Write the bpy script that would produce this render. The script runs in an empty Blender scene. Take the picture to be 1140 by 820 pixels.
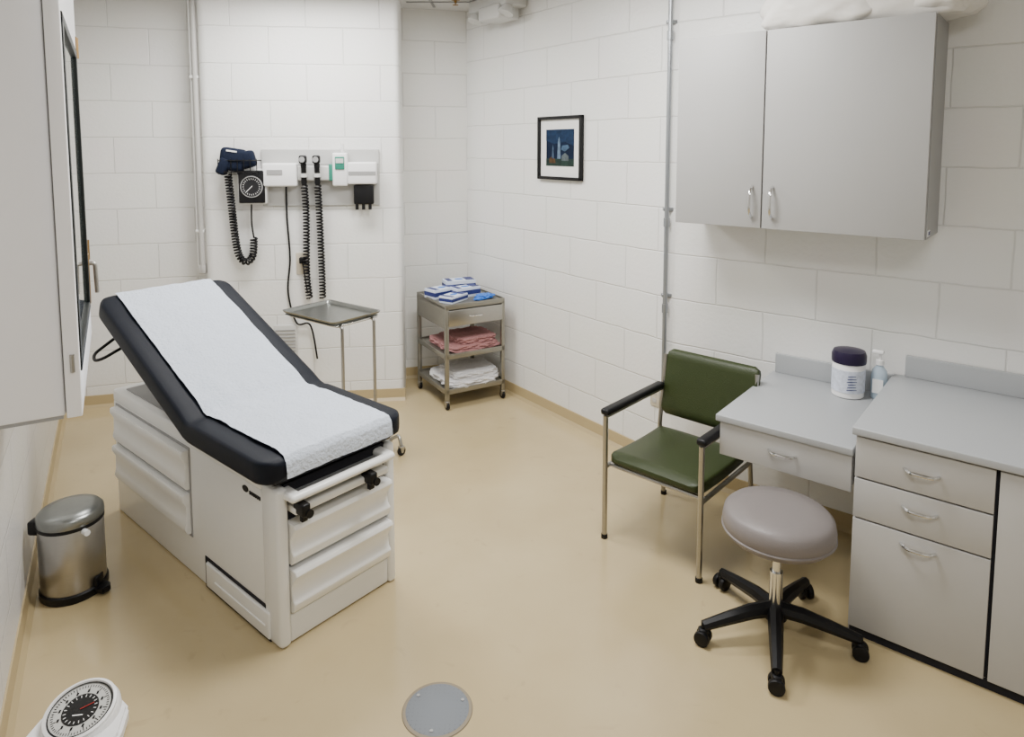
import bpy, bmesh, math, random
from mathutils import Vector, Matrix
from mathutils import noise as nz
random.seed(7)
SC=bpy.context.scene
COL=bpy.context.collection

# ------------------------------------------------------------------ materials
def new_mat(name):
    m=bpy.data.materials.new(name);m.use_nodes=True
    nt=m.node_tree;b=nt.nodes['Principled BSDF'];return m,nt,b
def mat(name,col,rough=.5,metal=0.,noise=0.,nscale=20.,bump=0.,bscale=60.,coat=0.,trans=0.,stretch=None,emit=0.,spec=.5):
    m,nt,b=new_mat(name)
    b.inputs['Base Color'].default_value=(*col,1);b.inputs['Roughness'].default_value=rough;b.inputs['Metallic'].default_value=metal
    b.inputs['Coat Weight'].default_value=coat;b.inputs['Transmission Weight'].default_value=trans
    b.inputs['Specular IOR Level'].default_value=spec
    if emit:
        b.inputs['Emission Color'].default_value=(*col,1);b.inputs['Emission Strength'].default_value=emit
    tc=nt.nodes.new('ShaderNodeTexCoord');mp=nt.nodes.new('ShaderNodeMapping')
    nt.links.new(tc.outputs['Object'],mp.inputs['Vector'])
    if stretch: mp.inputs['Scale'].default_value=stretch
    n=nt.nodes.new('ShaderNodeTexNoise');n.inputs['Scale'].default_value=nscale;n.inputs['Detail'].default_value=4
    nt.links.new(mp.outputs[0],n.inputs['Vector'])
    r=nt.nodes.new('ShaderNodeMix');r.data_type='RGBA'
    k=noise if noise else .015
    r.inputs['A'].default_value=(*[c*(1-k) for c in col],1);r.inputs['B'].default_value=(*[min(1,c*(1+k)) for c in col],1)
    nt.links.new(n.outputs['Fac'],r.inputs['Factor']);nt.links.new(r.outputs['Result'],b.inputs['Base Color'])
    if bump:
        n2=nt.nodes.new('ShaderNodeTexNoise');n2.inputs['Scale'].default_value=bscale;n2.inputs['Detail'].default_value=5
        nt.links.new(mp.outputs[0],n2.inputs['Vector'])
        bp=nt.nodes.new('ShaderNodeBump');bp.inputs['Strength'].default_value=bump;bp.inputs['Distance'].default_value=.01
        nt.links.new(n2.outputs['Fac'],bp.inputs['Height']);nt.links.new(bp.outputs[0],b.inputs['Normal'])
    return m
def block_mat(name,col,offx=0.,offz=0.):
    m,nt,b=new_mat(name)
    tc=nt.nodes.new('ShaderNodeTexCoord');sp=nt.nodes.new('ShaderNodeSeparateXYZ');cb=nt.nodes.new('ShaderNodeCombineXYZ')
    nt.links.new(tc.outputs['Object'],sp.inputs[0])
    nt.links.new(sp.outputs['X'],cb.inputs['X']);nt.links.new(sp.outputs['Z'],cb.inputs['Y'])
    wn=nt.nodes.new('ShaderNodeTexNoise');wn.inputs['Scale'].default_value=7;nt.links.new(tc.outputs['Object'],wn.inputs['Vector'])
    vm=nt.nodes.new('ShaderNodeVectorMath');vm.operation='MULTIPLY_ADD';vm.inputs[1].default_value=(.012,.012,0)
    nt.links.new(wn.outputs['Color'],vm.inputs[0]);nt.links.new(cb.outputs[0],vm.inputs[2])
    mp=nt.nodes.new('ShaderNodeMapping');mp.inputs['Location'].default_value=(offx,offz,0);nt.links.new(vm.outputs[0],mp.inputs['Vector'])
    br=nt.nodes.new('ShaderNodeTexBrick');nt.links.new(mp.outputs[0],br.inputs['Vector'])
    br.inputs['Scale'].default_value=1;br.inputs['Brick Width'].default_value=.52;br.inputs['Row Height'].default_value=.260
    br.inputs['Mortar Size'].default_value=.0055;br.inputs['Mortar Smooth'].default_value=.8;br.offset=.5
    br.inputs['Color1'].default_value=(*col,1);br.inputs['Color2'].default_value=(*[c*.98 for c in col],1)
    br.inputs['Mortar'].default_value=(*[c*.84 for c in col],1)
    n=nt.nodes.new('ShaderNodeTexNoise');n.inputs['Scale'].default_value=3;n.inputs['Detail'].default_value=6
    nt.links.new(tc.outputs['Object'],n.inputs['Vector'])
    mx=nt.nodes.new('ShaderNodeMix');mx.data_type='RGBA';mx.blend_type='MULTIPLY';mx.inputs['Factor'].default_value=.06
    nt.links.new(br.outputs['Color'],mx.inputs['A']);nt.links.new(n.outputs['Color'],mx.inputs['B'])
    nt.links.new(mx.outputs['Result'],b.inputs['Base Color'])
    n2=nt.nodes.new('ShaderNodeTexNoise');n2.inputs['Scale'].default_value=45;n2.inputs['Detail'].default_value=6
    nt.links.new(tc.outputs['Object'],n2.inputs['Vector'])
    ml=nt.nodes.new('ShaderNodeMath');ml.operation='MULTIPLY_ADD';ml.inputs[1].default_value=-1.0
    nt.links.new(br.outputs['Fac'],ml.inputs[0])
    m3=nt.nodes.new('ShaderNodeMath');m3.operation='MULTIPLY';m3.inputs[1].default_value=.6
    nt.links.new(n2.outputs['Fac'],m3.inputs[0]);nt.links.new(m3.outputs[0],ml.inputs[2])
    bp=nt.nodes.new('ShaderNodeBump');bp.inputs['Strength'].default_value=.5;bp.inputs['Distance'].default_value=.006
    nt.links.new(ml.outputs[0],bp.inputs['Height']);nt.links.new(bp.outputs[0],b.inputs['Normal'])
    b.inputs['Roughness'].default_value=.34
    return m
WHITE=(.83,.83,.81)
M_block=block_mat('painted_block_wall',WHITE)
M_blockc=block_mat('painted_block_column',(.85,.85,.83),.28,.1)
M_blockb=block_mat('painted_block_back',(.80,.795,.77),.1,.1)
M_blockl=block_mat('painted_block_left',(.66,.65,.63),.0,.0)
M_ceil=mat('ceiling_tile_white',(.62,.61,.59),.8,bump=.3,bscale=150)
M_trimc=mat('ceiling_grid',(.25,.25,.25),.5)
M_pw=mat('painted_white_metal',(.78,.78,.76),.35)
M_tabw=mat('table_white_enamel',(.80,.80,.78),.3,coat=.3)
M_tabd=mat('table_drawer_white',(.85,.85,.83),.35,coat=.2)
M_gap=mat('shadow_gap_dark',(.02,.02,.025),.8,spec=.2)
M_vinyl=mat('black_vinyl',(.003,.005,.011),.5,bump=.12,bscale=300,spec=.18)
M_paper=mat('exam_paper',(.57,.625,.72),.75,noise=.04,nscale=50,bump=.8,bscale=75,spec=.2)
M_black=mat('black_plastic',(.005,.005,.006),.42,spec=.25)
M_dial=mat('dial_face_black',(.01,.01,.01),.4,spec=.3)
M_steel=mat('brushed_stainless',(.42,.41,.39),.3,1.,noise=.1,nscale=40,stretch=(1,1,8))
M_tray=mat('tray_stainless',(.27,.28,.27),.32,1.,noise=.1,nscale=30)
M_cartm=mat('cart_stainless',(.30,.29,.255),.38,.85,noise=.08,nscale=12)
M_chrome=mat('chrome',(.70,.70,.70),.15,1.)
M_galv=mat('galvanised_conduit',(.33,.35,.37),.38,.8)
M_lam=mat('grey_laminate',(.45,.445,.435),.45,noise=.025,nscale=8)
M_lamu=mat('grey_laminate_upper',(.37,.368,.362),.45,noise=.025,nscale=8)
M_lams=mat('grey_laminate_side_shaded',(.33,.33,.33),.5,noise=.02,nscale=8)  # cabinet laminate darkened, the side's shading put into the colour
M_lamd=mat('grey_laminate_edge',(.30,.30,.30),.5)
M_ctr=mat('counter_laminate',(.37,.385,.40),.38,noise=.06,nscale=220)
M_green=mat('olive_vinyl',(.026,.037,.010),.42,noise=.12,nscale=10,bump=.15,bscale=200,spec=.35)
M_taupe=mat('taupe_vinyl',(.19,.17,.165),.42,noise=.03,bump=.1,bscale=220,spec=.4)
M_navy=mat('navy_nylon',(.005,.009,.024),.8,bump=.3,bscale=150,spec=.2)
M_greyp=mat('light_grey_plastic',(.56,.56,.545),.4)
M_panel=mat('board_grey',(.46,.46,.45),.45)
M_teal=mat('teal_plastic',(.02,.20,.14),.4)
M_whitep=mat('white_plastic',(.82,.82,.82),.35)
M_purple=mat('purple_lid',(.012,.006,.03),.35,spec=.3)
M_pump=mat('clear_gel_bottle',(.42,.52,.62),.12,coat=.5)
M_pink=mat('pink_towel',(.42,.20,.20),.95,noise=.1,bump=.8,bscale=120)
M_wtow=mat('white_towel',(.70,.69,.70),.95,bump=.7,bscale=90)
M_pill=mat('pillow_cotton',(.70,.68,.64),.9,bump=.3,bscale=14)
M_blue=mat('blue_nitrile',(.03,.16,.60),.5)
M_boxb=mat('box_blue_print',(.015,.025,.14),.5)
M_boxw=mat('box_white_card',(.60,.66,.78),.6)
M_glass=mat('cabinet_glass',(.13,.155,.15),.06,coat=.8)
M_gasket=mat('black_gasket',(.008,.011,.011),.5,spec=.3)
M_brass=mat('brass',(.32,.20,.08),.4,1.)
M_lwhite=mat('cabinet_white_paint',(.90,.90,.93),.35)
M_outlet=mat('outlet_ivory',(.55,.50,.40),.4)
M_ring=mat('sealant_ring',(.22,.18,.12),.6)
M_cream=mat('grey_paint',(.46,.45,.43),.45)

def floor_mat(name):
    m,nt,b=new_mat(name)
    tc=nt.nodes.new('ShaderNodeTexCoord')
    n=nt.nodes.new('ShaderNodeTexNoise');n.inputs['Scale'].default_value=1.3;n.inputs['Detail'].default_value=7
    nt.links.new(tc.outputs['Object'],n.inputs['Vector'])
    r=nt.nodes.new('ShaderNodeValToRGB');r.color_ramp.elements[0].position=.3;r.color_ramp.elements[1].position=.72
    r.color_ramp.elements[0].color=(.425,.335,.180,1);r.color_ramp.elements[1].color=(.515,.415,.238,1)
    nt.links.new(n.outputs['Fac'],r.inputs[0])
    n3=nt.nodes.new('ShaderNodeTexNoise');n3.inputs['Scale'].default_value=7;n3.inputs['Detail'].default_value=9;n3.inputs['Distortion'].default_value=1.5
    nt.links.new(tc.outputs['Object'],n3.inputs['Vector'])
    r3=nt.nodes.new('ShaderNodeValToRGB');r3.color_ramp.elements[0].position=.64;r3.color_ramp.elements[1].position=.74
    r3.color_ramp.elements[0].color=(0,0,0,1);r3.color_ramp.elements[1].color=(.35,.35,.35,1)
    nt.links.new(n3.outputs['Fac'],r3.inputs[0])
    mx=nt.nodes.new('ShaderNodeMix');mx.data_type='RGBA';mx.inputs['B'].default_value=(.33,.26,.145,1)
    nt.links.new(r3.outputs[0],mx.inputs['Factor']);nt.links.new(r.outputs[0],mx.inputs['A']);nt.links.new(mx.outputs['Result'],b.inputs['Base Color'])
    b.inputs['Roughness'].default_value=.19
    n2=nt.nodes.new('ShaderNodeTexNoise');n2.inputs['Scale'].default_value=9;n2.inputs['Detail'].default_value=3
    nt.links.new(tc.outputs['Object'],n2.inputs['Vector'])
    bp=nt.nodes.new('ShaderNodeBump');bp.inputs['Strength'].default_value=.12;bp.inputs['Distance'].default_value=.01
    nt.links.new(n2.outputs['Fac'],bp.inputs['Height']);nt.links.new(bp.outputs[0],b.inputs['Normal'])
    return m
M_floor=floor_mat('beige_epoxy_floor')
M_base=mat('beige_cove_base',(.42,.33,.18),.35,noise=.05,nscale=5)

# ------------------------------------------------------------------ mesh helpers
def root(name,loc=(0,0,0),rz=0.):
    e=bpy.data.objects.new(name,None);e.empty_display_size=.1
    e.location=loc;e.rotation_euler=(0,0,rz);COL.objects.link(e);return e
def mk(name,bm,m,par=None,smooth=False,mats=None,ang=40):
    bmesh.ops.recalc_face_normals(bm,faces=bm.faces)
    me=bpy.data.meshes.new(name);bm.to_mesh(me);bm.free()
    for mm in (mats or [m]): me.materials.append(mm)
    o=bpy.data.objects.new(name,me);COL.objects.link(o)
    if par: o.parent=par
    if smooth:
        for p in me.polygons:p.use_smooth=True
        try: me.set_sharp_from_angle(angle=math.radians(ang))
        except Exception: pass
    return o
def box(name,c,s,m,par=None,bev=0.,rot=None,seg=3):
    bm=bmesh.new();bmesh.ops.create_cube(bm,size=1)
    bmesh.ops.scale(bm,vec=s,verts=bm.verts)
    if bev:
        bmesh.ops.bevel(bm,geom=list(bm.edges),offset=min(bev,min(s)*.49),segments=seg,affect='EDGES',profile=.5)
    if rot is not None: bmesh.ops.rotate(bm,cent=(0,0,0),matrix=rot,verts=bm.verts)
    bmesh.ops.translate(bm,vec=c,verts=bm.verts)
    return mk(name,bm,m,par,smooth=bool(bev))
def bx(name,x0,x1,y0,y1,z0,z1,m,par=None,bev=0.):
    return box(name,((x0+x1)/2,(y0+y1)/2,(z0+z1)/2),(abs(x1-x0),abs(y1-y0),abs(z1-z0)),m,par,bev)
def cyl(name,p0,p1,r,m,par=None,r2=None,seg=28,bev=0.):
    p0,p1=Vector(p0),Vector(p1);d=p1-p0;L=d.length
    prof=[(0,0),(r,0),(r2 if r2 is not None else r,L),(0,L)]
    if bev:
        rr=r2 if r2 is not None else r
        prof=[(0,0),(r-bev,0),(r-bev*.3,bev*.3),(r,bev),(rr,L-bev),(rr-bev*.3,L-bev*.3),(rr-bev,L),(0,L)]
    return lathe(name,prof,m,par,p0,d,seg)
def lathe(name,prof,m,par=None,loc=(0,0,0),axis=(0,0,1),seg=36,mats=None,mi=None,sx=1.,sy=1.):
    bm=bmesh.new();rings=[]
    for (r,z) in prof:
        if r<1e-6: rings.append([bm.verts.new((0,0,z))])
        else: rings.append([bm.verts.new((r*sx*math.cos(2*math.pi*i/seg),r*sy*math.sin(2*math.pi*i/seg),z)) for i in range(seg)])
    for k in range(len(rings)-1):
        a,b=rings[k],rings[k+1]
        for i in range(seg):
            j=(i+1)%seg
            if len(a)==1 and len(b)==1: continue
            if len(a)==1: f=bm.faces.new((a[0],b[i],b[j]))
            elif len(b)==1: f=bm.faces.new((a[i],a[j],b[0]))
            else: f=bm.faces.new((a[i],a[j],b[j],b[i]))
            if mi: f.material_index=mi[k]
    q=Vector((0,0,1)).rotation_difference(Vector(axis).normalized()).to_matrix().to_4x4()
    bmesh.ops.transform(bm,matrix=Matrix.Translation(Vector(loc))@q,verts=bm.verts)
    return mk(name,bm,m,par,True,mats)
def tube(name,pts,r,m,par=None,seg=10,cyc=False,caps=True,rs=None):
    pts=[Vector(p) for p in pts];n=len(pts);bm=bmesh.new();rings=[]
    up=None
    for i,p in enumerate(pts):
        a=pts[(i-1)%n] if (cyc or i>0) else pts[i];b=pts[(i+1)%n] if (cyc or i<n-1) else pts[i]
        t=(b-a).normalized()
        if up is None:
            up=Vector((0,0,1)) if abs(t.z)<.9 else Vector((1,0,0))
        x=up-t*up.dot(t)
        if x.length<1e-5: x=t.orthogonal()
        x.normalize();y=t.cross(x);up=x
        rr=rs[i] if rs else r
        rings.append([bm.verts.new(p+x*rr*math.cos(2*math.pi*k/seg)+y*rr*math.sin(2*math.pi*k/seg)) for k in range(seg)])
    for i in range(n if cyc else n-1):
        a,b=rings[i],rings[(i+1)%n]
        for k in range(seg):
            bm.faces.new((a[k],a[(k+1)%seg],b[(k+1)%seg],b[k]))
    if caps and not cyc:
        bm.faces.new(rings[0][::-1]);bm.faces.new(rings[-1])
    return mk(name,bm,m,par,True)
def fillet(pts,rad=.03,n=6):
    pts=[Vector(p) for p in pts];out=[pts[0]]
    for i in range(1,len(pts)-1):
        a,b,c=pts[i-1],pts[i],pts[i+1]
        u=(a-b);v=(c-b);r=min(rad,u.length*.45,v.length*.45)
        p=b+u.normalized()*r;q=b+v.normalized()*r
        for k in range(n+1):
            t=k/n;out.append(p*(1-t)**2+b*2*t*(1-t)+q*t*t)
    out.append(pts[-1]);return out
def smoothpath(pts,n=12):
    pts=[Vector(p) for p in pts];P=[pts[0]]+pts+[pts[-1]];out=[]
    for i in range(1,len(P)-2):
        for k in range(n):
            t=k/n;a,b,c,d=P[i-1],P[i],P[i+1],P[i+2]
            out.append(.5*((2*b)+(c-a)*t+(2*a-5*b+4*c-d)*t*t+(3*b-a-3*c+d)*t**3))
    out.append(pts[-1]);return out
def coil(name,pts,R,turns,r,m,par,seg=6):
    c=smoothpath(pts,40);L=[0]
    for i in range(1,len(c)):L.append(L[-1]+(c[i]-c[i-1]).length)
    T=L[-1];out=[];N=turns*12;j=0
    for i in range(N+1):
        s=T*i/N
        while j<len(L)-2 and L[j+1]<s:j+=1
        f=(s-L[j])/max(1e-9,L[j+1]-L[j]);p=c[j].lerp(c[j+1],f);t=(c[j+1]-c[j]).normalized()
        x=Vector((0,1,0))-t*t.y
        x.normalize();y=t.cross(x);a=2*math.pi*i/12
        out.append(p+x*R*math.cos(a)+y*R*math.sin(a))
    return tube(name,out,r,m,par,seg)
def prism(name,poly,z0,z1,m,par=None,bev=0.,axis='z'):
    bm=bmesh.new();vs=[bm.verts.new((p[0],p[1],z0)) for p in poly];f=bm.faces.new(vs)
    r=bmesh.ops.extrude_face_region(bm,geom=[f]);bmesh.ops.translate(bm,vec=(0,0,z1-z0),verts=[v for v in r['geom'] if isinstance(v,bmesh.types.BMVert)])
    if bev: bmesh.ops.bevel(bm,geom=list(bm.edges),offset=bev,segments=2,affect='EDGES')
    if axis=='y':
        for v in bm.verts: v.co=Vector((v.co.x,v.co.z,v.co.y))
    if axis=='x':
        for v in bm.verts: v.co=Vector((v.co.z,v.co.x,v.co.y))
    return mk(name,bm,m,par,bool(bev))
def blob(name,c,s,m,par,seed=0,amp=.12,power=3.,fr=3.,rz=0.,crease=.35):
    bm=bmesh.new();bmesh.ops.create_cube(bm,size=2)
    bmesh.ops.subdivide_edges(bm,edges=list(bm.edges),cuts=23,use_grid_fill=True)
    for v in bm.verts:
        p=v.co.copy();l=(abs(p.x)**power+abs(p.y)**power+abs(p.z)**power)**(1/power)
        p/=l;d=nz.noise(Vector((p.x*fr+seed,p.y*fr,p.z*fr*.6)))+crease*abs(nz.noise(Vector((p.x*fr*2.6+seed,p.y*fr*2,p.z*fr+3))))
        p*=1+amp*d;v.co=Vector((p.x*s[0]/2,p.y*s[1]/2,p.z*s[2]/2))
    bmesh.ops.rotate(bm,cent=(0,0,0),matrix=Matrix.Rotation(rz,3,'Z'),verts=bm.verts)
    for v in bm.verts: v.co.z=max(v.co.z,-s[2]*.42)
    bmesh.ops.translate(bm,vec=(c[0],c[1],c[2]+s[2]*.42),verts=bm.verts)
    return mk(name,bm,m,par,True,ang=180)
def slab(name,st,m,par,x0=0.,e=4.,n=40):
    bm=bmesh.new();R=[]
    for (y,z,a,w,t) in st:
        ring=[]
        for k in range(n):
            q=2*math.pi*k/n;cx_,sx_=math.cos(q),math.sin(q)
            u=math.copysign(abs(cx_)**(2/e),cx_);v=math.copysign(abs(sx_)**(2/e),sx_)
            uu=math.copysign((w-t)*min(1,abs(u)*1.15)+t*abs(u),u) if w>t else u*w
            h=v*t
            ring.append(bm.verts.new((x0+uu,y-math.sin(a)*h,z+math.cos(a)*h)))
        R.append(ring)
    for i in range(len(R)-1):
        for k in range(n): bm.faces.new((R[i][k],R[i][(k+1)%n],R[i+1][(k+1)%n],R[i+1][k]))
    bm.faces.new(R[0]);bm.faces.new(R[-1][::-1])
    return mk(name,bm,m,par,True,ang=60)
def pull(name,c,half,m,par,out=.03,vertical=False,r=.005):
    x,y,z=c;P=[]
    for i in range(15):
        t=i/14*2-1;d=out*(1-abs(t)**4)
        P.append((x,y-d,z+t*half) if vertical else (x+t*half,y-d,z))
    return tube(name,P,r,m,par,8)

# ------------------------------------------------------------------ camera
cam=bpy.data.cameras.new('camera');cam.sensor_width=36.;cam.lens=750/1140*36
cam.shift_y=-180/1140
co_=bpy.data.objects.new('camera',cam);co_.location=(0,0,1.9);co_.rotation_euler=(math.radians(85),0,0)
COL.objects.link(co_);SC.camera=co_;cam.clip_start=.02

# ------------------------------------------------------------------ room
ZC=3.0
pW0=(-3.27,4.76);pC=(-.37,5.59);pB=(.93,3.82);pB2=(3.17,1.98)
pL2=(-1.28,1.40);pL3=(-1.28,-1.8);pR3=(3.17,-1.8)
T=.12
def wall(name,a,b,m,base=True,h=ZC,bn=None):
    a=Vector(a);b=Vector(b);d=b-a;L=d.length;rz=math.atan2(d.y,d.x)
    bm=bmesh.new();bmesh.ops.create_cube(bm,size=1)
    bmesh.ops.scale(bm,vec=(L,T,h),verts=bm.verts);bmesh.ops.translate(bm,vec=(L/2,T/2,h/2),verts=bm.verts)
    o=mk(name,bm,m);o.location=(a.x,a.y,0);o.rotation_euler=(0,0,rz)
    if base:
        poly=[(0,0),(-.03,0),(-.012,.02),(-.006,.085),(0,.087)]
        o2=prism('baseboard_'+bn,poly,0,L,M_base,None,axis='x')
        o2.location=(a.x,a.y,0);o2.rotation_euler=(0,0,rz)
    return o
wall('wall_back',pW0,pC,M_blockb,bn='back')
wall('wall_right_far',pC,pB,M_block,bn='right_far')
wall('wall_right',pB,pB2,M_block,bn='right')
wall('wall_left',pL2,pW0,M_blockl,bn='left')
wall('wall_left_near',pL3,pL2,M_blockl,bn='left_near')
wall('wall_right_near',pB2,pR3,M_block,bn='right_near')
wall('wall_near',pR3,pL3,M_block,bn='near')
fo=[(-3.5,4.85),(-.35,5.8),(1.05,3.9),(3.35,2.05),(3.35,-2),(-1.45,-2),(-1.45,1.4)]
prism('floor',fo,-.1,0,M_floor)
prism('ceiling',fo,ZC,ZC+.1,M_ceil)
cg=root('trim_ceiling_grid')
for i in range(5):
    yy=.4+i*1.0
    bx('grid_bar_x%d'%i,-1.2 if yy<2 else -2.0,2.8 if yy<2.5 else .6,yy-.012,yy+.012,ZC-.006,ZC-.001,M_trimc,cg)
bx('grid_bar_back',-.80,-.2,5.20,5.225,ZC-.006,ZC-.001,M_trimc,cg)
bx('grid_bar_y',-.62,-.60,3.2,5.40,ZC-.006,ZC-.001,M_trimc,cg)
CL=Vector((-2.22,4.80));CR=Vector((-.82,4.97));ec=(CR-CL).normalized();Lc=(CR-CL).length;ac=math.atan2(ec.y,ec.x)
bm=bmesh.new()
poly=[(0.07,0),(.045,.006),(.02,.022),(.006,.045),(0,.08),(0,.30),(Lc,.50),(Lc,.04),(Lc-.008,.014),(Lc-.022,.003),(Lc-.04,0)]
vs=[bm.verts.new((x,y,0)) for x,y in poly];f=bm.faces.new(vs);r_=bmesh.ops.extrude_face_region(bm,geom=[f])
bmesh.ops.translate(bm,vec=(0,0,ZC),verts=[v for v in r_['geom'] if isinstance(v,bmesh.types.BMVert)])
colo=mk('wall_column',bm,M_blockc,None,True);colo.location=(CL.x,CL.y,0);colo.rotation_euler=(0,0,ac)
o2=prism('baseboard_column',[(0,0),(-.03,0),(-.012,.02),(-.006,.085),(0,.087)],.03,Lc+.01,M_base,None,axis='x');o2.location=(CL.x,CL.y,0);o2.rotation_euler=(0,0,ac)

pp=root('corner_highlight_rods',(-2.247,4.84,0))  # added rods imitating the highlight and dark line on the column's rounded corner
cyl('vertical_run',(0,0,1.02),(0,0,ZC),.018,M_cream,pp)
cyl('highlight_rod_thin',(-.036,.02,1.0),(-.036,.02,ZC),.008,M_pw,pp)
for z in (1.3,2.4): box('clamp_%d'%int(z*10),(-.01,.03,z),(.06,.08,.02),M_pw,pp,.004)
box('rod_end_box',(-.005,.02,1.02),(.05,.07,.07),M_cream,pp,.012)

# ------------------------------------------------------------------ ceiling lights (real troffers)
def troffer(x,y,sx,sy,rz,power,colr=(1,.985,.96)):
    rt=root('ceiling_light',(x,y,ZC),rz)
    for s in (-1,1):
        bx('frame_x%d'%s,s*sx/2-.02,s*sx/2+.02,-sy/2,sy/2,-.03,0,M_pw,rt)
        bx('frame_y%d'%s,-sx/2,sx/2,s*sy/2-.02,s*sy/2+.02,-.03,0,M_pw,rt)
    m=mat('light_diffuser',(1,.98,.94),.5,emit=1.2);bx('diffuser',-sx/2,sx/2,-sy/2,sy/2,-.012,-.004,m,rt)
    l=bpy.data.lights.new('lamp','AREA');l.shape='RECTANGLE';l.size=sx*.95;l.size_y=sy*.95;l.energy=power;l.color=colr
    lo=bpy.data.objects.new('lamp',l);lo.location=(0,0,-.035);COL.objects.link(lo);lo.parent=rt
troffer(-1.35,4.15,1.2,.3,ac,62)
troffer(.10,2.8,1.2,.6,0,82)
troffer(.6,.3,1.2,.6,0,40)
w=bpy.data.worlds.new('world');SC.world=w;w.use_nodes=True
w.node_tree.nodes['Background'].inputs[0].default_value=(.9,.93,1,1);w.node_tree.nodes['Background'].inputs[1].default_value=.3

# ------------------------------------------------------------------ exam table
et=root('exam_table',(-.868,2.395,0),math.atan2(.768,.641))
W=.555
bx('cabinet_body',0,W,.09,1.57,0.0,.60,M_tabw,et,.012)
bx('body_top',0.0,W,.12,1.57,.59,.655,M_tabw,et,.012)
bx('post_left',-.004,.045,0,.12,0,.63,M_tabw,et,.018)
bx('post_right',W-.035,W+.004,0,.12,0,.63,M_tabw,et,.014)
bx('front_recess',.04,W-.03,.03,.1,.0,.63,M_gap,et)
bx('kick_panel',.045,W-.035,.012,.08,0.005,.115,M_tabw,et,.006)
def table_drawer(nm,z0,z1):
    poly=[(.05,z0),(.0,z0+.004),(-.014,z0+.02),(-.016,z0+.045),(-.002,z0+.062),(.002,z1-.07),(-.016,z1-.04),(-.034,z1-.015),(-.026,z1),(.05,z1)]
    prism(nm,poly,.047,W-.037,M_tabd,et,axis='x',bev=.002)
table_drawer('front_drawer_upper',.315,.485)
table_drawer('front_drawer_lower',.122,.300)
bx('leg_rest_front',.02,W-.04,-.062,-.025,.588,.620,M_tabd,et,.015)
bx('leg_rest_left',.02,.07,-.05,.12,.588,.620,M_tabd,et,.013)
bx('leg_rest_right',W-.09,W-.04,-.05,.12,.588,.620,M_tabd,et,.013)
bx('leg_rest_bottom',.05,W-.06,-.04,.10,.586,.594,M_lamd,et)
bx('leg_rest_rail',.05,W-.06,-.035,.1,.525,.555,M_tabw,et,.008)
for i,x in enumerate((.07,.385)):
    box('stirrup_bracket_%d'%i,(x,-.045,.555),(.035,.07,.05),M_black,et,.008)
    cyl('stirrup_knob_%d'%i,(x+.01,-.085,.54),(x+.01,-.045,.54),.016,M_black,et)
    bx('stirrup_stub_%d'%i,x-.006,x+.02,-.055,-.035,.50,.54,M_black,et,.004)
def side_drawer(nm,z0,z1):
    poly=[(0.01,z0),(-.018,z0+.004),(-.030,z0+.03),(-.022,z0+.06),(-.020,z1-.06),(-.038,z1-.025),(-.034,z1-.003),(.01,z1)]
    bm=bmesh.new();vs=[bm.verts.new((p[0],.72,p[1])) for p in poly];f=bm.faces.new(vs)
    r=bmesh.ops.extrude_face_region(bm,geom=[f]);bmesh.ops.translate(bm,vec=(0,.80,0),verts=[v for v in r['geom'] if isinstance(v,bmesh.types.BMVert)])
    bmesh.ops.bevel(bm,geom=list(bm.edges),offset=.003,segments=2,affect='EDGES')
    mk(nm,bm,M_tabd,et,True)
side_drawer('side_drawer_upper',.395,.58);side_drawer('side_drawer_lower',.19,.38)
bx('side_drawer_gap',-.004,.01,.71,1.53,.18,.59,M_lamd,et)
bx('step_gap_top',-.003,.005,.08,.60,.125,.14,M_gap,et)
bx('step_gap_side',-.003,.005,.585,.60,.0,.14,M_gap,et)
bx('step_gap_bottom',-.003,.005,.08,.58,.0,.012,M_gap,et)
bx('step_panel',-.012,.01,.075,.58,.014,.122,M_tabw,et,.006)
bx('step_ledge',-.016,.01,.10,.50,.06,.068,M_tabd,et,.003)
lathe('maker_badge',[(0,0),(.022,0),(.022,.002),(0,.002)],M_black,et,(-.001,.235,.565),(-1,0,0),24,sx=.6,sy=1)
for i in range(6): bx('badge_bar_%d'%i,-.0035,0,.125+i*.014,.134+i*.014,.553,.567,M_black,et)
HX=.27;hw=.338
ZS=.712
def stations():
    st=[];z=ZS;T2=.052
    y0,yh,yend=-.03,.60,1.56;zend=1.115
    a2=math.atan2(zend-z,yend-yh)
    path=[]
    for i in range(9): path.append((y0+.09*(i/8)**1.5,z,0))
    for i in range(1,12): path.append((y0+.09+(yh-.06-y0-.09)*i/11,z,0))
    path.append((yh-.02,z-.002,a2*.35));path.append((yh+.02,z+.006,a2*.75))
    L=math.hypot(yend-yh,zend-z)
    for i in range(1,22):
        s=.05+(L-.05-.09)*i/21;path.append((yh+s*math.cos(a2),z+s*math.sin(a2),a2))
    for i in range(1,9):
        s=L-.09+.09*(1-(1-i/8)**1.5);path.append((yh+s*math.cos(a2),z+s*math.sin(a2),a2))
    out=[]
    for i,(y,zz,a) in enumerate(path):
        d0=math.hypot(y-y0,zz-z);d1=math.hypot(y-path[-1][0],zz-path[-1][1]);d=min(d0,d1)
        w=hw if d>.085 else hw-.085+math.sqrt(max(0,.085**2-(.085-d)**2))
        t=T2 if d>.03 else T2-.03+math.sqrt(max(0,.03**2-(.03-d)**2))
        if 20<=i<=21: t*=.94
        out.append((y,zz,a,w,t))
    return out,a2,y0,yh
ST,a2,Y0,YH=stations()
slab('cushion',ST,M_vinyl,et,HX)
bm=bmesh.new();rows=[]
prow=[(Y0-.009,ZS-.03),(Y0-.008,ZS-.005),(Y0-.003,ZS+.030),(Y0+.015,ZS+.052)]
for s in ST:
    y,z,a,w_,t=s
    if y<Y0+.04 : continue
    prow.append((y-math.sin(a)*(t+.006),z+math.cos(a)*(t+.006)))
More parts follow.
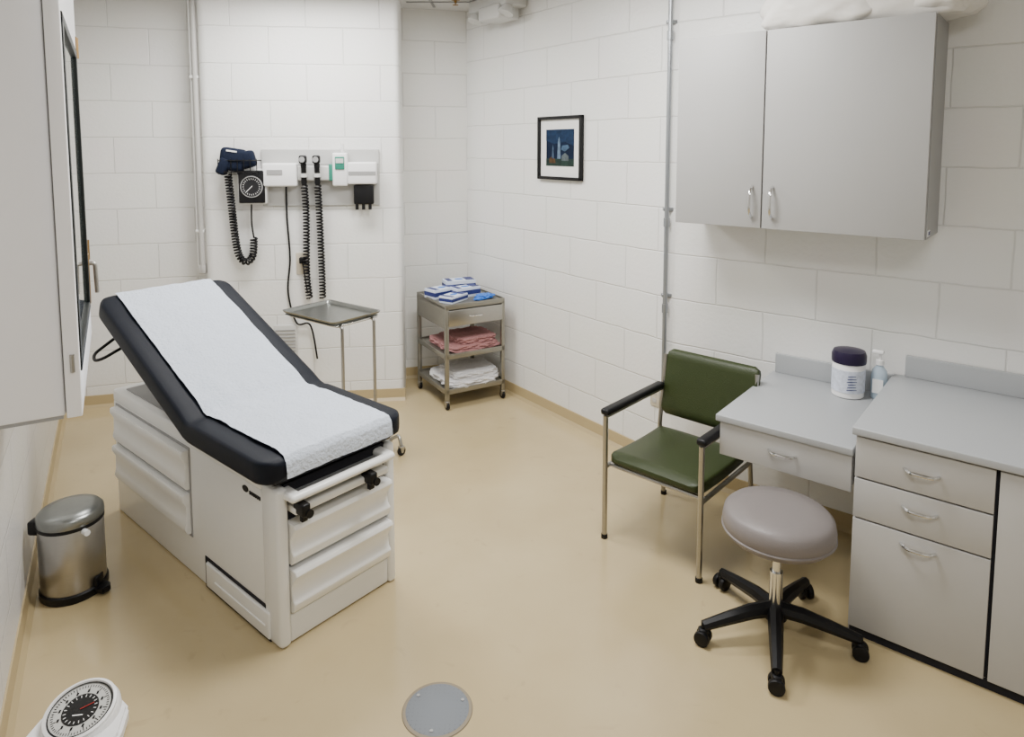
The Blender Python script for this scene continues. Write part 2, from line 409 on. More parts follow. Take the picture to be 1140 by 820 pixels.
prow=prow[:-2]
fine=[]
for i in range(len(prow)-1):
    for k in range(4):
        f=k/4;fine.append((prow[i][0]*(1-f)+prow[i+1][0]*f,prow[i][1]*(1-f)+prow[i+1][1]*f))
fine.append(prow[-1])
NX=48
for i,(y,z) in enumerate(fine):
    row=[]
    for k in range(NX+1):
        x=.02+.495*k/NX
        d=abs(nz.noise(Vector((x*9,y*7,1.3))))*.008+abs(nz.noise(Vector((x*25,y*22,4))))*.004+abs(nz.noise(Vector((x*60,y*5,9))))*.0015
        row.append(bm.verts.new((x+.005*nz.noise(Vector((y*8,0,k*.2))),y,z+d)))
    rows.append(row)
for i in range(len(rows)-1):
    for k in range(NX): bm.faces.new((rows[i][k],rows[i][k+1],rows[i+1][k+1],rows[i+1][k]))
mk('paper_sheet',bm,M_paper,et,True,ang=180)
bx('seat_frame',.0,W,.02,.62,.640,.668,M_black,et,.008)
ca,sa=math.cos(a2),math.sin(a2)
R=Matrix.Rotation(a2,3,'X')
box('back_frame',(HX,YH+.50*ca+.07*sa,ZS+.50*sa-.07*ca),(.50,.90,.05),M_black,et,.01,rot=R)
for i,x in enumerate((.09,.46)):
    cyl('back_strut_%d'%i,(x,1.15,.64),(x,1.30,.90),.014,M_steel,et)
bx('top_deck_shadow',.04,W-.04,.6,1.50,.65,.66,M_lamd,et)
tube('release_handle',fillet([(0.02,1.44,.90),(-.08,1.44,.86),(-.10,1.50,.84),(-.08,1.56,.86),(.02,1.56,.92)],.03),.008,M_black,et)

# ------------------------------------------------------------------ floor-side items
tr=root('trash_can',(-1.895,2.765,0))
lathe('body',[(0,.03),(.118,.03),(.122,.04),(.122,.31),(.119,.315)],M_steel,tr,seg=48)
lathe('base_ring',[(0,0),(.124,0),(.128,.008),(.128,.032),(.122,.038),(0,.038)],M_black,tr,seg=48)
lathe('collar',[(.119,.305),(.125,.308),(.125,.322),(.119,.325)],M_black,tr,seg=48)
lathe('lid',[(.124,.322),(.126,.33),(.124,.352),(.112,.366),(.07,.374),(0,.377)],M_tray,tr,seg=48)
box('hinge',(-.105,-.06,.315),(.05,.05,.06),M_black,tr,.01)
cyl('side_knob',(.10,-.07,.30),(.125,-.085,.30),.012,M_whitep,tr)
prism('pedal',[(.08,-.04),(.16,-.06),(.175,-.03),(.155,-.0),(.09,.01)],.01,.035,M_black,tr,.004)
box('pedal_arm',(.12,-.02,.05),(.012,.05,.05),M_black,tr,.004)

sc=root('floor_scale',(-1.40,2.05,0),math.radians(8));sc.scale=(.88,.88,.88)
prism('base',[(-.15,-.36),(-.17,-.1),(-.15,.02),(-.10,.07),(.10,.07),(.15,.02),(.17,-.1),(.15,-.36)],.012,.065,M_whitep,sc,.012)
bx('foot_mat',-.12,.12,-.34,-.14,.062,.070,M_black,sc,.003)
for i,(x,y) in enumerate([(-.11,-.3),(.11,-.3),(-.08,.02),(.08,.02)]): cyl('foot_%d'%i,(x,y,0),(x,y,.015),.015,M_black,sc,seg=12)
AX=(0,-.22,1)
lathe('dial_housing',[(0,.04),(.128,.04),(.128,.08),(.120,.098),(.112,.104),(.106,.100),(0,.100)],M_whitep,sc,(0,0,0),AX,48)
lathe('chrome_rim',[(.104,.098),(.118,.098),(.118,.109),(.108,.112),(.104,.104)],M_whitep,sc,(0,0,0),AX,48)
lathe('dial_ring',[(0,.1025),(.104,.1025),(.104,.104),(0,.104)],mat('dial_silver',(.50,.50,.48),.4),sc,(0,0,0),AX,48)
lathe('dial_dark_rim',[(.100,.103),(.104,.103),(.104,.108),(.100,.108)],M_black,sc,(0,0,0),AX,48)
lathe('dial_face',[(0,.104),(.060,.104),(.060,.106),(0,.106)],M_dial,sc,(0,0,0),AX,48)
tk=root('ticks',(0,0,0));tk.parent=sc;tk.rotation_euler=(math.atan(.22),0,0)
for i in range(60):
    a=2*math.pi*i/60;L=.016 if i%5==0 else .008
    box('tick_%d'%i,((.093-L/2)*math.cos(a),(.093-L/2)*math.sin(a),.1052),(L,.0022,.001),M_black,tk,rot=Matrix.Rotation(a,3,'Z'))
for i in range(12):
    a=2*math.pi*i/12;box('numeral_%d'%i,(.070*math.cos(a),.070*math.sin(a),.1052),(.007,.011,.001),M_black,tk)
for i in range(20):
    a=2*math.pi*i/20;box('innertick_%d'%i,(.050*math.cos(a),.050*math.sin(a),.1068),(.009,.0022,.001),M_whitep,tk,rot=Matrix.Rotation(a,3,'Z'))
box('needle',(.02,.01,.108),(.045,.0025,.001),mat('needle_red',(.4,.02,.015),.4),tk,rot=Matrix.Rotation(.5,3,'Z'))
box('dial_brand_bar',(0,-.022,.1068),(.035,.004,.001),M_whitep,tk)

m,nt,b=new_mat('drain_grate_metal')
tc=nt.nodes.new('ShaderNodeTexCoord');vo=nt.nodes.new('ShaderNodeTexVoronoi');vo.inputs['Scale'].default_value=62;vo.inputs['Randomness'].default_value=0
nt.links.new(tc.outputs['Object'],vo.inputs['Vector'])
rr=nt.nodes.new('ShaderNodeValToRGB');rr.color_ramp.elements[0].position=.28;rr.color_ramp.elements[1].position=.42
rr.color_ramp.elements[0].color=(.075,.085,.095,1);rr.color_ramp.elements[1].color=(.175,.19,.21,1)
nt.links.new(vo.outputs['Distance'],rr.inputs[0]);nt.links.new(rr.outputs[0],b.inputs['Base Color']);b.inputs['Roughness'].default_value=.6;b.inputs['Specular IOR Level'].default_value=.25
dr=root('floor_drain',(-.253,2.129,0))
lathe('cover',[(0,0),(.108,0),(.108,.004),(.104,.006),(0,.007)],m,dr,seg=48)
lathe('ring',[(.106,0),(.120,0),(.118,.003),(.109,.005),(.106,.004)],M_ring,dr,seg=48)
for i in range(3):
    a=i*2.1+.4;cyl('screw_%d'%i,(.09*math.cos(a),.09*math.sin(a),.005),(.09*math.cos(a),.09*math.sin(a),.0085),.006,M_lamd,dr,seg=12)

# ------------------------------------------------------------------ instrument stand
ms=root('instrument_stand',(-1.115,4.085,0),math.atan2(-.6,.8))
bm=bmesh.new()
def rr_(hx,hy,r,z,n=5):
    o=[]
    for cxx,cyy,a0 in ((hx-r,hy-r,0),(-hx+r,hy-r,90),(-hx+r,-hy+r,180),(hx-r,-hy+r,270)):
        for i in range(n+1):
            a=math.radians(a0+90*i/n);o.append(bm.verts.new((cxx+r*math.cos(a),cyy+r*math.sin(a),z)))
    return o
rings=[rr_(.25,.18,.03,.890),rr_(.257,.187,.034,.902),rr_(.247,.177,.03,.900),rr_(.235,.165,.026,.880),rr_(.235,.165,.026,.876),rr_(.246,.176,.03,.876)]
for i in range(len(rings)-1):
    a,b_=rings[i],rings[i+1];n=len(a)
    for k in range(n): bm.faces.new((a[k],a[(k+1)%n],b_[(k+1)%n],b_[k]))
bm.faces.new([bm.verts.new(v.co) for v in rings[3]])
mk('tray',bm,M_tray,ms,True)
bx('tray_bottom',-.235,.235,-.165,.165,.876,.881,M_tray,ms)
tube('tray_frame',[(-.2,-.15,.868),(.24,-.15,.868),(.24,.15,.868),(-.2,.15,.868)],.007,M_chrome,ms,cyc=True)
tube('post_1',fillet([(.24,.11,.868),(.262,.11,.86),(.262,.11,.05)],.02),.010,M_steel,ms)
tube('post_2',fillet([(.24,-.13,.868),(.262,-.13,.86),(.262,-.13,.05)],.02),.010,M_steel,ms)
tube('cross_bar',[(.262,-.13,.30),(.262,.11,.30)],.008,M_steel,ms)
tube('foot_frame_back',fillet([(-.15,.24,.06),(.25,.24,.06),(.35,.22,.12),(.375,.215,.06)],.05),.011,M_steel,ms)
tube('foot_frame_front',fillet([(-.15,-.22,.06),(.30,-.22,.06),(.37,-.19,.055)],.05),.011,M_steel,ms)
tube('foot_link',[(.262,-.22,.06),(.262,.24,.06)],.011,M_steel,ms)
def caster(nm,x,y,par,r=.025,top=.06):
    cyl(nm+'_wheel',(x-.01,y,r),(x+.01,y,r),r,M_black,par,seg=20,bev=.003)
    cyl(nm+'_hub',(x-.012,y,r),(x+.012,y,r),r*.4,M_steel,par,seg=12)
    box(nm+'_fork',(x,y,r*1.7),(.032,r*1.1,r*.9),M_steel,par,.003)
    cyl(nm+'_stem',(x,y,r*2),(x,y,top),.006,M_steel,par,seg=10)
for i,(x,y) in enumerate([(-.14,-.22),(-.14,.24),(.375,-.19),(.375,.215)]): caster('caster_%d'%i,x,y,ms,.028,.07)

# ------------------------------------------------------------------ utility cart
ca_=root('utility_cart',(-.476,4.741,0),math.radians(30.4))
CW,CD=.487,.53
for i,(x,y) in enumerate([(.012,.012),(CW-.012,.012),(.012,CD-.012),(CW-.012,CD-.012)]):
    box('post_%d'%i,(x,y,.41),(.028,.028,.69),M_cartm,ca_,.003)
    caster('caster_%d'%i,x,y,ca_,.03,.075)
for nm,z in (('top',.765),('shelf_middle',.40),('shelf_bottom',.14)):
    bx(nm,0.002,CW-.002,0.002,CD-.002,z-.008,z,M_cartm,ca_)
    for s,(a,b_,c_,d_) in enumerate([(0,CW,-.002,.004),(0,CW,CD-.004,CD+.002),(-.002,.004,0,CD),(CW-.004,CW+.002,0,CD)]):
        bx(nm+'_lip_%d'%s,a,b_,c_,d_,z-.025,z+.012,M_cartm,ca_,.002)
bx('drawer_housing',.02,CW-.02,.02,CD-.02,.61,.755,M_cartm,ca_)
bx('side_panel_left',-.002,.004,.01,CD-.01,.60,.76,M_cartm,ca_)
bx('drawer_front',.022,CW-.022,-.008,.02,.615,.732,M_steel,ca_,.004)
pull('drawer_handle',(CW/2,-.01,.68),.055,M_chrome,ca_,.022)
def gbox(nm,x,y,z,sx,sy,sz,rz,m1,m2):
    g=root(nm,(0,0,0));g.parent=ca_;g.location=(x,y,z);g.rotation_euler=(0,0,rz)
    box('carton',(0,0,sz/2),(sx,sy,sz),m1,g,.002)
    box('band',(0,-.001,sz*.5),(sx*1.004,sy*1.004,sz*.45),m2,g)
    lathe('opening',[(0,0),(.035,0),(.035,.002),(0,.002)],M_blue,g,(0,0,sz),(0,0,1),24,sx=1.0,sy=.6)
    box('print',(sx*.33,0,sz+.001),(sx*.28,sy*.85,.002),m2,g)
    box('print_b',(-sx*.36,0,sz+.001),(sx*.16,sy*.85,.002),m2,g)
gbox('glove_box_1',.12,.33,.766,.23,.13,.07,.25,M_boxw,M_boxb)
gbox('glove_box_2',.31,.42,.766,.24,.13,.10,-.15,M_boxw,M_boxb)
gbox('glove_box_3',.13,.14,.766,.20,.12,.05,.5,M_boxw,M_boxb)
gbox('glove_box_4',.28,.25,.766,.21,.11,.075,.1,M_boxw,M_boxb)
blob('blue_glove',(.38,.12,.767),(.15,.11,.03),M_blue,ca_,3,.5,2,5,.4)
blob('blue_glove_b',(.31,.07,.767),(.08,.05,.02),M_blue,ca_,5,.5,2,5,.1)
blob('pink_towel_a',(.26,.24,.40),(.42,.42,.06),M_pink,ca_,1,.12,6,4)
blob('pink_towel_b',(.29,.20,.45),(.32,.30,.05),M_pink,ca_,2,.15,6,5)
blob('white_towel_a',(.25,.22,.14),(.42,.42,.06),M_wtow,ca_,7,.12,6,4)
blob('white_towel_b',(.28,.20,.19),(.36,.32,.05),M_wtow,ca_,9,.15,6,4)

# ------------------------------------------------------------------ framed picture
dA=(Vector(pB)-Vector(pC)).normalized();aA=math.atan2(dA.y,dA.x)
pf=root('framed_picture',(pC[0],pC[1],0),aA)
x0,x1,z0,z1=.965,1.425,1.68,2.115
bx('backing',x0+.01,x1-.01,-.012,-.002,z0+.01,z1-.01,mat('mat_board',(.75,.75,.74),.8),pf)
for nm,a in (('frame_left',(x0,x0+.022,z0,z1)),('frame_right',(x1-.022,x1,z0,z1)),('frame_top',(x0,x1,z1-.022,z1)),('frame_bottom',(x0,x1,z0,z0+.022))):
    bx(nm,a[0],a[1],-.03,-.001,a[2],a[3],M_black,pf,.003)
ax0,ax1,az0,az1=x0+.085,x1-.085,z0+.095,z1-.09
bx('art',ax0,ax1,-.014,-.011,az0,az1,mat('art_night_blue',(.004,.010,.030),.7,noise=.9,nscale=10,spec=.15),pf)
bx('art_sea',ax0,ax1,-.0155,-.0145,az0,az0+.05,mat('art_green',(.015,.03,.025),.7,noise=.9,nscale=30,spec=.15),pf)
def apoly(nm,pts,c,y=-.0165):
    prism(nm,[(ax0+p[0]*(ax1-ax0),az0+p[1]*(az1-az0)) for p in pts],y,y+.0008,mat(nm,c,.7,noise=.7,nscale=40,spec=.15),pf,axis='y')
apoly('art_sky',[(.0,.70),(.3,.6),(.7,.66),(1,.55),(1,1),(0,1)],(.008,.022,.055),-.0158)
apoly('art_tower',[(.42,.2),(.54,.2),(.52,.66),(.48,.80),(.44,.66)],(.10,.15,.22))
apoly('art_cloud',[(.55,.45),(.7,.4),(.85,.5),(.8,.58),(.6,.56)],(.05,.09,.15))
apoly('art_house',[(.58,.15),(.82,.15),(.82,.28),(.7,.36),(.58,.28)],(.08,.10,.11))
apoly('art_spire',[(.22,.2),(.30,.2),(.28,.5),(.26,.6),(.24,.5)],(.05,.08,.13))
apoly('art_rock',[(.12,.08),(.36,.08),(.33,.2),(.2,.26),(.12,.2)],(.07,.04,.02))

ol=root('wall_outlet',(pC[0],pC[1],0),aA)
bx('plate',2.04,2.11,-.007,-.001,.36,.48,M_outlet,ol,.003)
for z in (.395,.445): bx('socket_%d'%int(z*1000),2.06,2.09,-.009,-.006,z-.014,z+.014,M_cream,ol,.003)

el=root('emergency_light',(pC[0],pC[1],0),aA)
bx('housing',.34,.82,-.20,-.002,2.90,2.995,M_greyp,el,.015)
bx('battery_case',.50,.76,-.22,-.03,2.82,2.92,M_greyp,el,.015)
for i,x in enumerate((.40,.80)):
    lathe('lamp_head_%d'%i,[(0,0),(.03,.0),(.055,.05),(.055,.065),(0,.06)],M_greyp,el,(x,-.16,2.90),(0,-.4,-1),24)
sp=root('sprinkler_head',(-.42,5.12,ZC))
lathe('escutcheon',[(0,0),(.035,0),(.03,-.01),(0,-.012)],M_brass,sp)
cyl('nozzle',(0,0,-.03),(0,0,0),.01,M_brass,sp);cyl('deflector',(0,0,-.045),(0,0,-.042),.022,M_brass,sp);cyl('pin',(0,0,-.045),(0,0,-.03),.004,M_brass,sp)

# ------------------------------------------------------------------ diagnostic wall board on column
wb=root('diagnostic_wall_board',(CL.x,CL.y,0),ac)
def K(px): return .44+(px-300)*.00664
def Z(py): return 1.89-(py-166)*.00661
bx('backboard',K(298),K(423),-.022,-.001,Z(228),Z(166),M_panel,wb,.006)
bx('backboard_seam',K(298.5),K(422.5),-.0235,-.0215,Z(183),Z(182),M_lamd,wb)
bx('power_unit_left',K(301),K(337),-.10,-.02,Z(206),Z(181),M_whitep,wb,.012)
bx('power_unit_mid',K(337),K(388),-.085,-.02,Z(200),Z(184),M_greyp,wb,.012)
bx('power_unit_right',K(390),K(421),-.11,-.02,Z(204),Z(180),M_whitep,wb,.012)
bx('power_unit_right_slot',K(391),K(420),-.113,-.10,Z(194),Z(190),M_lamd,wb)
bx('specula_dispenser',K(396),K(417),-.09,-.025,Z(226),Z(205),M_black,wb,.008)
for i in range(3): cyl('specula_tube_%d'%i,(K(399+i*7),-.075,Z(232)),(K(399+i*7),-.075,Z(224)),.012,M_black,wb,seg=14)
bx('cradle_lamp',K(306),K(322),-.105,-.095,Z(193),Z(188),M_lamd,wb)
for i,px in enumerate((344,358)):
    x=K(px)
    lathe('instrument_handle_%d'%i,[(0,0),(.016,.0),(.020,.02),(.018,.12),(.022,.15),(.014,.17),(0,.175)],M_black,wb,(x,-.085,Z(205)),(0,-.08,1),20)
    box('instrument_head_%d'%i,(x,-.115,Z(177)),(.052,.06,.06),M_black,wb,.014)
    cyl('instrument_eyepiece_%d'%i,(x,-.155,Z(177)),(x,-.115,Z(177)),.020,M_lamd,wb,r2=.014)
    cyl('instrument_cradle_%d'%i,(x,-.088,Z(196)),(x,-.088,Z(192)),.028,M_greyp,wb)
    coil('coiled_cord_%d'%i,[(x,-.085,Z(205)),(x+.004,-.06,1.4),(x+(.01 if i else -.005),-.05,1.0),(x+.01,-.045,.80)],.020,36,.0065,M_black,wb)
tube('power_cord',smoothpath([(K(324),-.05,Z(206)),(K(323),-.02,1.4),(K(325),-.02,1.1),(K(322),-.02,.85),(K(330),-.02,.62),(K(345),-.03,.60),(K(352),-.04,.35)]),.007,M_black,wb)
bx('thermometer_base',K(374),K(390),-.10,-.02,Z(206),Z(170),M_whitep,wb,.012)
bx('thermometer_front',K(377),K(387),-.108,-.095,Z(188),Z(174),M_teal,wb,.006)
bx('thermometer_screen',K(378),K(386),-.112,-.105,Z(181),Z(176),M_greyp,wb)
cyl('thermometer_probe',(K(385),-.08,Z(172)),(K(385),-.08,Z(160)),.012,M_whitep,wb)
bx('thermometer_side',K(370),K(375),-.09,-.03,Z(200),Z(182),M_teal,wb,.006)
bx('outlet_plate',K(331),K(345),-.008,-.0005,Z(304),Z(280),M_outlet,wb,.003)
box('plug',(K(339),-.03,Z(288)),(.05,.04,.045),M_black,wb,.006)
tube('plug_cord',smoothpath([(K(339),-.045,Z(291)),(K(341),-.05,Z(305)),(K(343),-.03,Z(325))]),.005,M_black,wb)
bp_=root('blood_pressure_gauge',(CL.x,CL.y,0),ac)
bx('gauge_case',K(275),K(305),-.09,-.001,Z(225),Z(187),M_greyp,bp_,.012)
bx('gauge_bezel',K(276.5),K(303.5),-.10,-.085,Z(223.5),Z(188.5),M_black,bp_,.008)
lathe('gauge_dial',[(0,0),(.072,0),(.072,.004),(0,.004)],mat('gauge_dial_dark',(.012,.012,.014),.4,spec=.3),bp_,(K(290),-.10,Z(206)),(0,-1,0),36)
lathe('gauge_ring',[(.069,0),(.077,0),(.075,.006),(.070,.006)],M_lamd,bp_,(K(290),-.10,Z(206)),(0,-1,0),36)
for i in range(24):
    a=2*math.pi*i/24;box('gauge_tick_%d'%i,(K(290)+.056*math.cos(a),-.105,Z(206)+.056*math.sin(a)),(.010,.002,.0025),M_whitep,bp_,rot=Matrix.Rotation(-a,3,'Y'))
box('gauge_needle',(K(290)-.015,-.107,Z(206)-.015),(.06,.002,.004),M_whitep,bp_,rot=Matrix.Rotation(-math.pi/4,3,'Y'))
for z in (Z(178),Z(190)): tube('basket_wire_%d'%int(z*100),[(K(258),-.005,z),(K(258),-.13,z),(K(297),-.13,z),(K(297),-.005,z)],.004,M_black,bp_)
for i in range(7): tube('basket_rib_%d'%i,[(K(258+i*6.5),-.13,Z(176)),(K(258+i*6.5),-.13,Z(192)),(K(258+i*6.5),-.01,Z(193))],.003,M_black,bp_)
box('cuff_roll',(K(271),-.07,Z(177)),(.17,.11,.16),M_navy,bp_,.03,rot=Matrix.Rotation(.15,3,'Y'))
box('cuff_fold',(K(286),-.08,Z(177)),(.11,.08,.12),M_navy,bp_,.025,rot=Matrix.Rotation(-.25,3,'Y'))
box('cuff_flap',(K(262),-.09,Z(184)),(.07,.09,.12),M_navy,bp_,.02,rot=Matrix.Rotation(.4,3,'Y'))
box('cuff_label',(K(272),-.128,Z(168)),(.07,.004,.010),M_whitep,bp_,rot=Matrix.Rotation(.15,3,'Y'))
coil('coiled_hose',[(K(266),-.09,Z(193)),(K(268),-.07,Z(230)),(K(270),-.06,Z(262)),(K(273),-.05,Z(281)),(K(280),-.05,Z(288)),(K(287),-.05,Z(281)),(K(289),-.055,Z(262))],.021,42,.0075,M_black,bp_)
tube('hose',smoothpath([(K(289),-.055,Z(262)),(K(287),-.05,Z(245)),(K(288),-.06,Z(222))]),.006,M_black,bp_)

vg=root('wall_vent',(CL.x,CL.y,0),ac)
bx('frame',K(305),K(330),-.012,-.001,.32,.60,M_greyp,vg,.003)
for i in range(9): bx('slat_%d'%i,K(307),K(328),-.016,-.008,.35+i*.026,.360+i*.026,M_lamd,vg)

# ------------------------------------------------------------------ lower casework on wall B
eB=(Vector(pB2)-Vector(pB)).normalized();aB=math.atan2(eB.y,eB.x)
cb=root('base_cabinet',(pB[0],pB[1],0),aB)
D=.76;CT=.84
bx('carcass_drawers',1.14,1.585,-D,-.035,.0,CT-.03,M_lam,cb)
bx('carcass_cupboard',1.59,2.85,-D,-.035,.0,CT-.03,M_lam,cb)
bx('reveal',1.15,2.85,-D-.004,-D+.01,.04,CT-.03,M_gap,cb)
bx('toe_kick',1.145,2.85,-D-.006,-D+.01,.0,.035,M_gap,cb)
bx('counter_top',1.13,2.88,-D-.035,-.002,CT-.03,CT,M_ctr,cb,.004)
bx('backsplash',1.18,2.88,-.022,-.002,CT,CT+.10,M_ctr,cb,.003)
def front(nm,x0,x1,z0,z1): bx(nm,x0,x1,-D-.022,-D-.003,z0,z1,M_lam,cb,.002)
front('drawer_1',1.143,1.580,.645,.802);front('drawer_2',1.143,1.580,.485,.638);front('drawer_3',1.143,1.580,.04,.478)
front('door_a',1.592,2.02,.04,.802);front('door_b',2.026,2.45,.04,.802);front('door_c',2.456,2.848,.04,.802)
pull('pull_1',(1.363,-D-.022,.725),.055,M_chrome,cb,r=.0065);pull('pull_2',(1.363,-D-.022,.580),.055,M_chrome,cb,r=.0065);pull('pull_3',(1.363,-D-.022,.437),.055,M_chrome,cb,r=.0065)
pull('pull_a',(1.96,-D-.022,.66),.05,M_chrome,cb,vertical=True);pull('pull_b',(2.08,-D-.022,.66),.05,M_chrome,cb,vertical=True)

dk=root('wall_desk',(pB[0],pB[1],0),aB)
DD=.735;DT=.735
bx('desk_top',.575,1.128,-DD-.02,-.002,DT-.03,DT,M_ctr,dk,.004)
bx('desk_backsplash',.59,1.128,-.022,-.002,DT,DT+.10,M_ctr,dk,.003)
bx('drawer_box',.620,1.125,-DD+.02,-.25,DT-.16,DT-.032,M_lam,dk)
bx('drawer_front',.592,1.124,-DD-.008,-DD+.012,DT-.18,DT-.034,M_lam,dk,.002)
pull('drawer_pull',(.86,-DD-.008,DT-.10),.055,M_chrome,dk,r=.0065)
prism('side_bracket',[(-.002,DT-.032),(-.62,DT-.032),(-.62,DT-.06),(-.25,.35),(-.002,.35)],.595,.615,M_lam,dk,axis='x')
bx('wall_cleat',.63,1.125,-.03,-.002,.6,.698,M_lam,dk)

nB=Vector((eB.y,-eB.x))
wp=root('wipes_canister');v=Vector(pB)+eB*.965+nB*.135;wp.location=(v.x,v.y,DT);wp.scale=(.92,.92,.92)
lathe('tub',[(0,0),(.070,0),(.076,.005),(.077,.175),(.074,.18),(0,.18)],M_whitep,wp)
lathe('label',[(.0775,.03),(.0785,.031),(.0785,.145),(.0775,.146)],mat('label_print',(.60,.64,.74),.5,noise=.35,nscale=60),wp)
lathe('lid',[(0,.175),(.080,.175),(.082,.185),(.082,.215),(.074,.235),(.03,.243),(0,.244)],M_purple,wp)
for i in range(6): box('label_line_%d'%i,(-.02,-.077,.05+i*.014),(.05-.006*(i%3),.003,.003),M_boxb,wp)
sb=root('hand_sanitizer_bottle');v=Vector(pB)+eB*1.088+nB*.095;sb.location=(v.x,v.y,DT);sb.rotation_euler=(0,0,aB);sb.scale=(1,1,1.08)
lathe('bottle',[(0,0),(.034,0),(.038,.006),(.039,.10),(.034,.125),(.016,.145),(.015,.155),(0,.155)],M_pump,sb,sx=.90,sy=.72)
bx('label',-.022,.022,-.031,-.027,.03,.09,M_whitep,sb)
cyl('collar',(0,0,.15),(0,0,.17),.018,M_whitep,sb);cyl('pump_stem',(0,0,.17),(0,0,.20),.006,M_whitep,sb)
box('pump_head',(-.008,-.005,.205),(.048,.024,.016),M_whitep,sb,.005)

uc=root('wall_cabinet',(pB[0],pB[1],0),aB)
ux0,ux1,uz0,uz1,ud=.17,1.275,1.52,2.44,.345
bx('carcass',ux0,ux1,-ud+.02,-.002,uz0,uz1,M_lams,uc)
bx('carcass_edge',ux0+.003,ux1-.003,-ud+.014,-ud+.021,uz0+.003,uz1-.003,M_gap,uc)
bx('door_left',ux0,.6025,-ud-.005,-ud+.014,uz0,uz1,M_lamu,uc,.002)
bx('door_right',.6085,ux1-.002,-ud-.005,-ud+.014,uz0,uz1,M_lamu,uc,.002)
pull('pull_left',(.56,-ud-.005,1.645),.075,M_chrome,uc,.035,True,.0065);pull('pull_right',(.655,-ud-.005,1.645),.075,M_chrome,uc,.035,True,.0065)
bx('tag',ux1,ux1+.002,-.30,-.24,uz0+.01,uz0+.035,M_whitep,uc);bx('tag_print',ux1+.001,ux1+.003,-.28,-.245,uz0+.014,uz0+.03,M_boxb,uc)
pl=root('pillow',(pB[0],pB[1],0),aB)
blob('pillow_body',(.98,-.19,uz1+.002),(.88,.29,.27),M_pill,pl,2,.10,3.5,2.4,crease=.4)
blob('pillow_fold',(.82,-.205,uz1+.002),(.50,.29,.16),M_pill,pl,8,.10,4,2.6,crease=.4)
blob('pillow_tail',(1.22,-.19,uz1+.004),(.38,.27,.17),M_pill,pl,4,.12,3,3,crease=.4)

cd=root('electrical_conduit',(.885,3.835,0))
cyl('vertical_run',(0,0,.45),(0,0,ZC),.013,M_galv,cd,seg=16)
for z in (2.5,1.45,.95):
    cyl('coupling_%d'%int(z*100),(0,0,z),(0,0,z+.05),.018,M_galv,cd,seg=16);box('strap_%d'%int(z*100),(.01,.01,z+.1),(.06,.03,.02),M_galv,cd,.003)

# ------------------------------------------------------------------ green armchair
ch=root('office_armchair',(.452,3.145,0),math.atan2(-.675,.738))
CWd,CDp=.50,.55
for s,x in (('l',0.),('r',CWd)):
    tube('leg_front_'+s,fillet([(x,0,0),(x,0,.615)],.02),.013,M_steel,ch,8)
    tube('leg_back_'+s,fillet([(x,CDp+.02,0),(x,CDp-.04,.40),(x,CDp+.02,.79)],.06),.012,M_steel,ch,8)
    tube('side_rail_'+s,[(x,0,.36),(x,CDp-.03,.36)],.011,M_steel,ch,8)
    tube('arm_rail_'+s,[(x,-.0,.612),(x,CDp-.01,.612)],.011,M_steel,ch,8)
    box('arm_pad_'+s,(x,CDp*.46,.635),(.048,.54,.032),M_black,ch,.013)
    for yy,n_ in ((0,'f'),(CDp+.02,'b')): cyl('glide_%s%s'%(s,n_),(x,yy,0),(x,yy,.02),.016,M_black,ch,seg=12)
tube('front_rail',[(0,.04,.36),(CWd,.04,.36)],.011,M_steel,ch,8)
tube('back_rail',[(0,CDp-.03,.37),(CWd,CDp-.03,.37)],.011,M_steel,ch,8)
slab('seat',[(.0+.52*t_,.405-.01*math.sin(math.pi*t_)-.01*t_,0,(.235-.03+.03*min(1,math.sqrt(max(0,1-(1-min(1,min(t_,1-t_)*12))**2)))),.034*min(1,.35+.65*min(1,min(t_,1-t_)*14))) for t_ in [i/24 for i in range(25)]],M_green,ch,CWd/2)
bst=[]
for i in range(21):
    t_=i/20;d=min(t_,1-t_)
    bst.append((CDp-.035+.075*t_,.485+.335*t_,math.radians(78),.25-.025+.025*min(1,math.sqrt(max(0,1-(1-min(1,d*10))**2))),.026*min(1,.35+.65*min(1,d*12))))
slab('back_rest',bst,M_green,ch,CWd/2+.01)

# ------------------------------------------------------------------ rolling stool
sl=root('rolling_stool',(1.03,2.49,0))
lathe('seat',[(0,.400),(.16,.400),(.190,.408),(.205,.432),(.207,.460),(.201,.492),(.182,.510),(.12,.517),(0,.518)],M_taupe,sl,seg=56)
lathe('seat_welt',[(.2055,.426),(.2095,.430),(.2095,.434),(.2055,.438)],M_taupe,sl,seg=56)
cyl('seat_plate',(0,0,.385),(0,0,.402),.09,M_black,sl)
cyl('gas_lift',(0,0,.12),(0,0,.39),.016,M_chrome,sl);cyl('lift_sleeve',(0,0,.10),(0,0,.26),.025,M_chrome,sl,seg=20)
cyl('hub',(0,0,.075),(0,0,.13),.045,M_black,sl,r2=.036)
for i,ad in enumerate((250,190,335,45,114)):
    a=math.radians(ad);c_,s_=math.cos(a),math.sin(a);R_=.30
    pts=[(r_*c_,r_*s_,z_) for r_,z_ in ((.02,.108),(.10,.106),(.2,.090),(R_,.072))]
    tube('arm_%d'%i,pts,.02,M_black,sl,8,rs=[.030,.028,.024,.019])
    x,y=R_*c_,R_*s_
    cyl('stem_%d'%i,(x,y,.045),(x,y,.08),.008,M_black,sl,seg=10)
    b2=a+.8*i;ux,uy=math.cos(b2),math.sin(b2)
    for k in (-1,1):
        cyl('wheel_%d_%d'%(i,k),(x+ux*.006*k,y+uy*.006*k,.029),(x+ux*.028*k,y+uy*.028*k,.029),.029,M_black,sl,seg=22,bev=.005)
    box('hood_%d'%i,(x,y,.05),(.034,.034,.028),M_black,sl,.008)

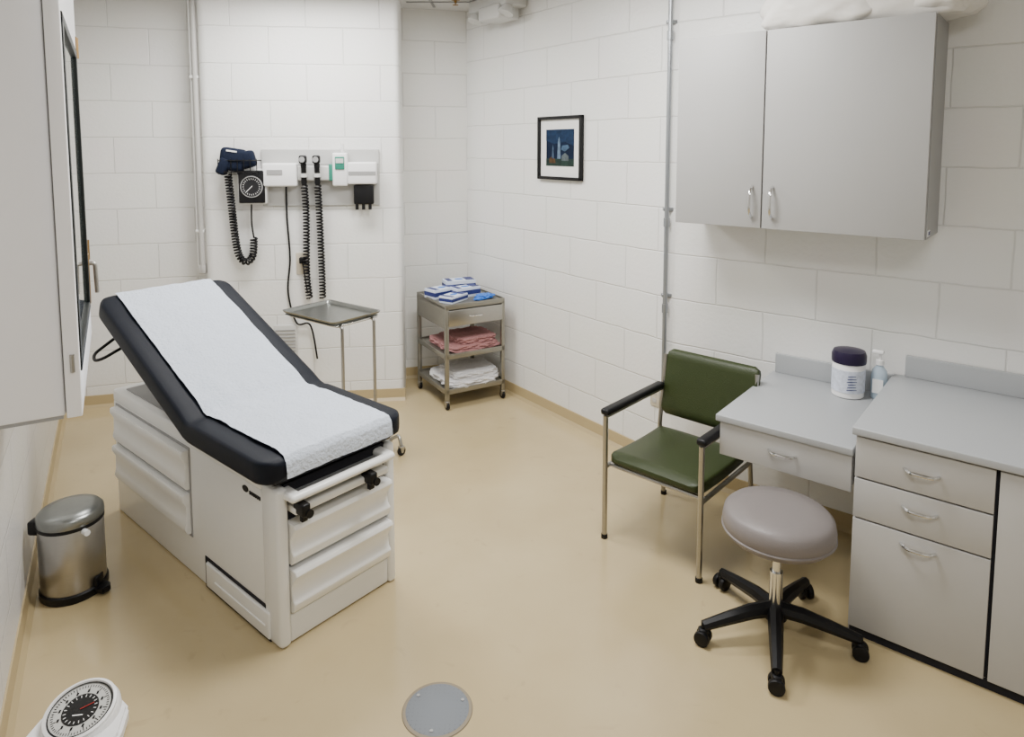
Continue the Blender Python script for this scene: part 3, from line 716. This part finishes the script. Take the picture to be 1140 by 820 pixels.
# ------------------------------------------------------------------ left wall cabinet with glazed door
Ld=(Vector(pW0)-Vector(pL2)).normalized();aL=math.atan2(Ld.y,Ld.x)
lc=root('glazed_wall_cabinet',(pL2[0],pL2[1],0),aL)
tot=(Vector(pW0)-Vector(pL2)).length
s_near=tot-3.54;s_far=tot-2.57
bx('carcass',s_near,s_far,-.243,-.002,1.15,2.75,M_lwhite,lc,.004)
bx('carcass_underside',s_near+.003,s_far-.003,-.238,-.004,1.140,1.151,M_lamd,lc)
dx0,dx1=s_near-.03,s_far;yd0,yd1=-.285,-.248
gz0,gz1=1.27,2.27;gx0,gx1=dx0+.035,dx1-.07
bx('door_seal',s_near+.006,s_far-.006,-.249,-.242,1.156,2.74,M_lamd,lc)
bx('door_stile_near',dx0,gx0,yd0,yd1,1.15,2.75,M_lwhite,lc,.003)
bx('door_stile_far',gx1,dx1,yd0,yd1,1.15,2.75,M_lwhite,lc,.003)
bx('door_rail_bottom',gx0-.001,gx1+.001,yd0,yd1,1.15,gz0,M_lwhite,lc,.003)
bx('door_rail_top',gx0-.001,gx1+.001,yd0,yd1,gz1,2.75,M_lwhite,lc,.003)
bx('glass_pane',gx0,gx1,yd0+.006,yd0+.012,gz0,gz1,M_glass,lc)
for nm,a in (('gasket_a',(gx0,gx0+.05,gz0,gz1)),('gasket_b',(gx1-.05,gx1,gz0,gz1)),('gasket_c',(gx0,gx1,gz0,gz0+.03)),('gasket_d',(gx0,gx1,gz1-.03,gz1))):
    bx(nm,a[0],a[1],yd0-.004,yd0+.008,a[2],a[3],M_gasket,lc,.002)
cyl('latch_near',(dx0-.003,-.268,1.28),(dx0-.003,-.268,1.33),.006,M_steel,lc,seg=14)
for z in (1.45,2.25):
    cyl('hinge_%d'%int(z*100),(dx1+.002,yd0-.002,z),(dx1+.002,yd0-.002,z+.08),.007,M_brass,lc,seg=14)
    bx('hinge_leaf_%d'%int(z*100),dx1-.035,dx1,yd0-.004,yd0,z,z+.08,M_brass,lc)
bx('lock_plate',dx1-.06,dx1-.02,yd0-.006,yd0,1.28,1.48,M_brass,lc,.003)
tube('lever_handle',fillet([(dx1-.04,yd0,1.44),(dx1-.04,yd0-.025,1.44),(dx1-.04,yd0-.028,1.32)],.02),.008,M_steel,lc)
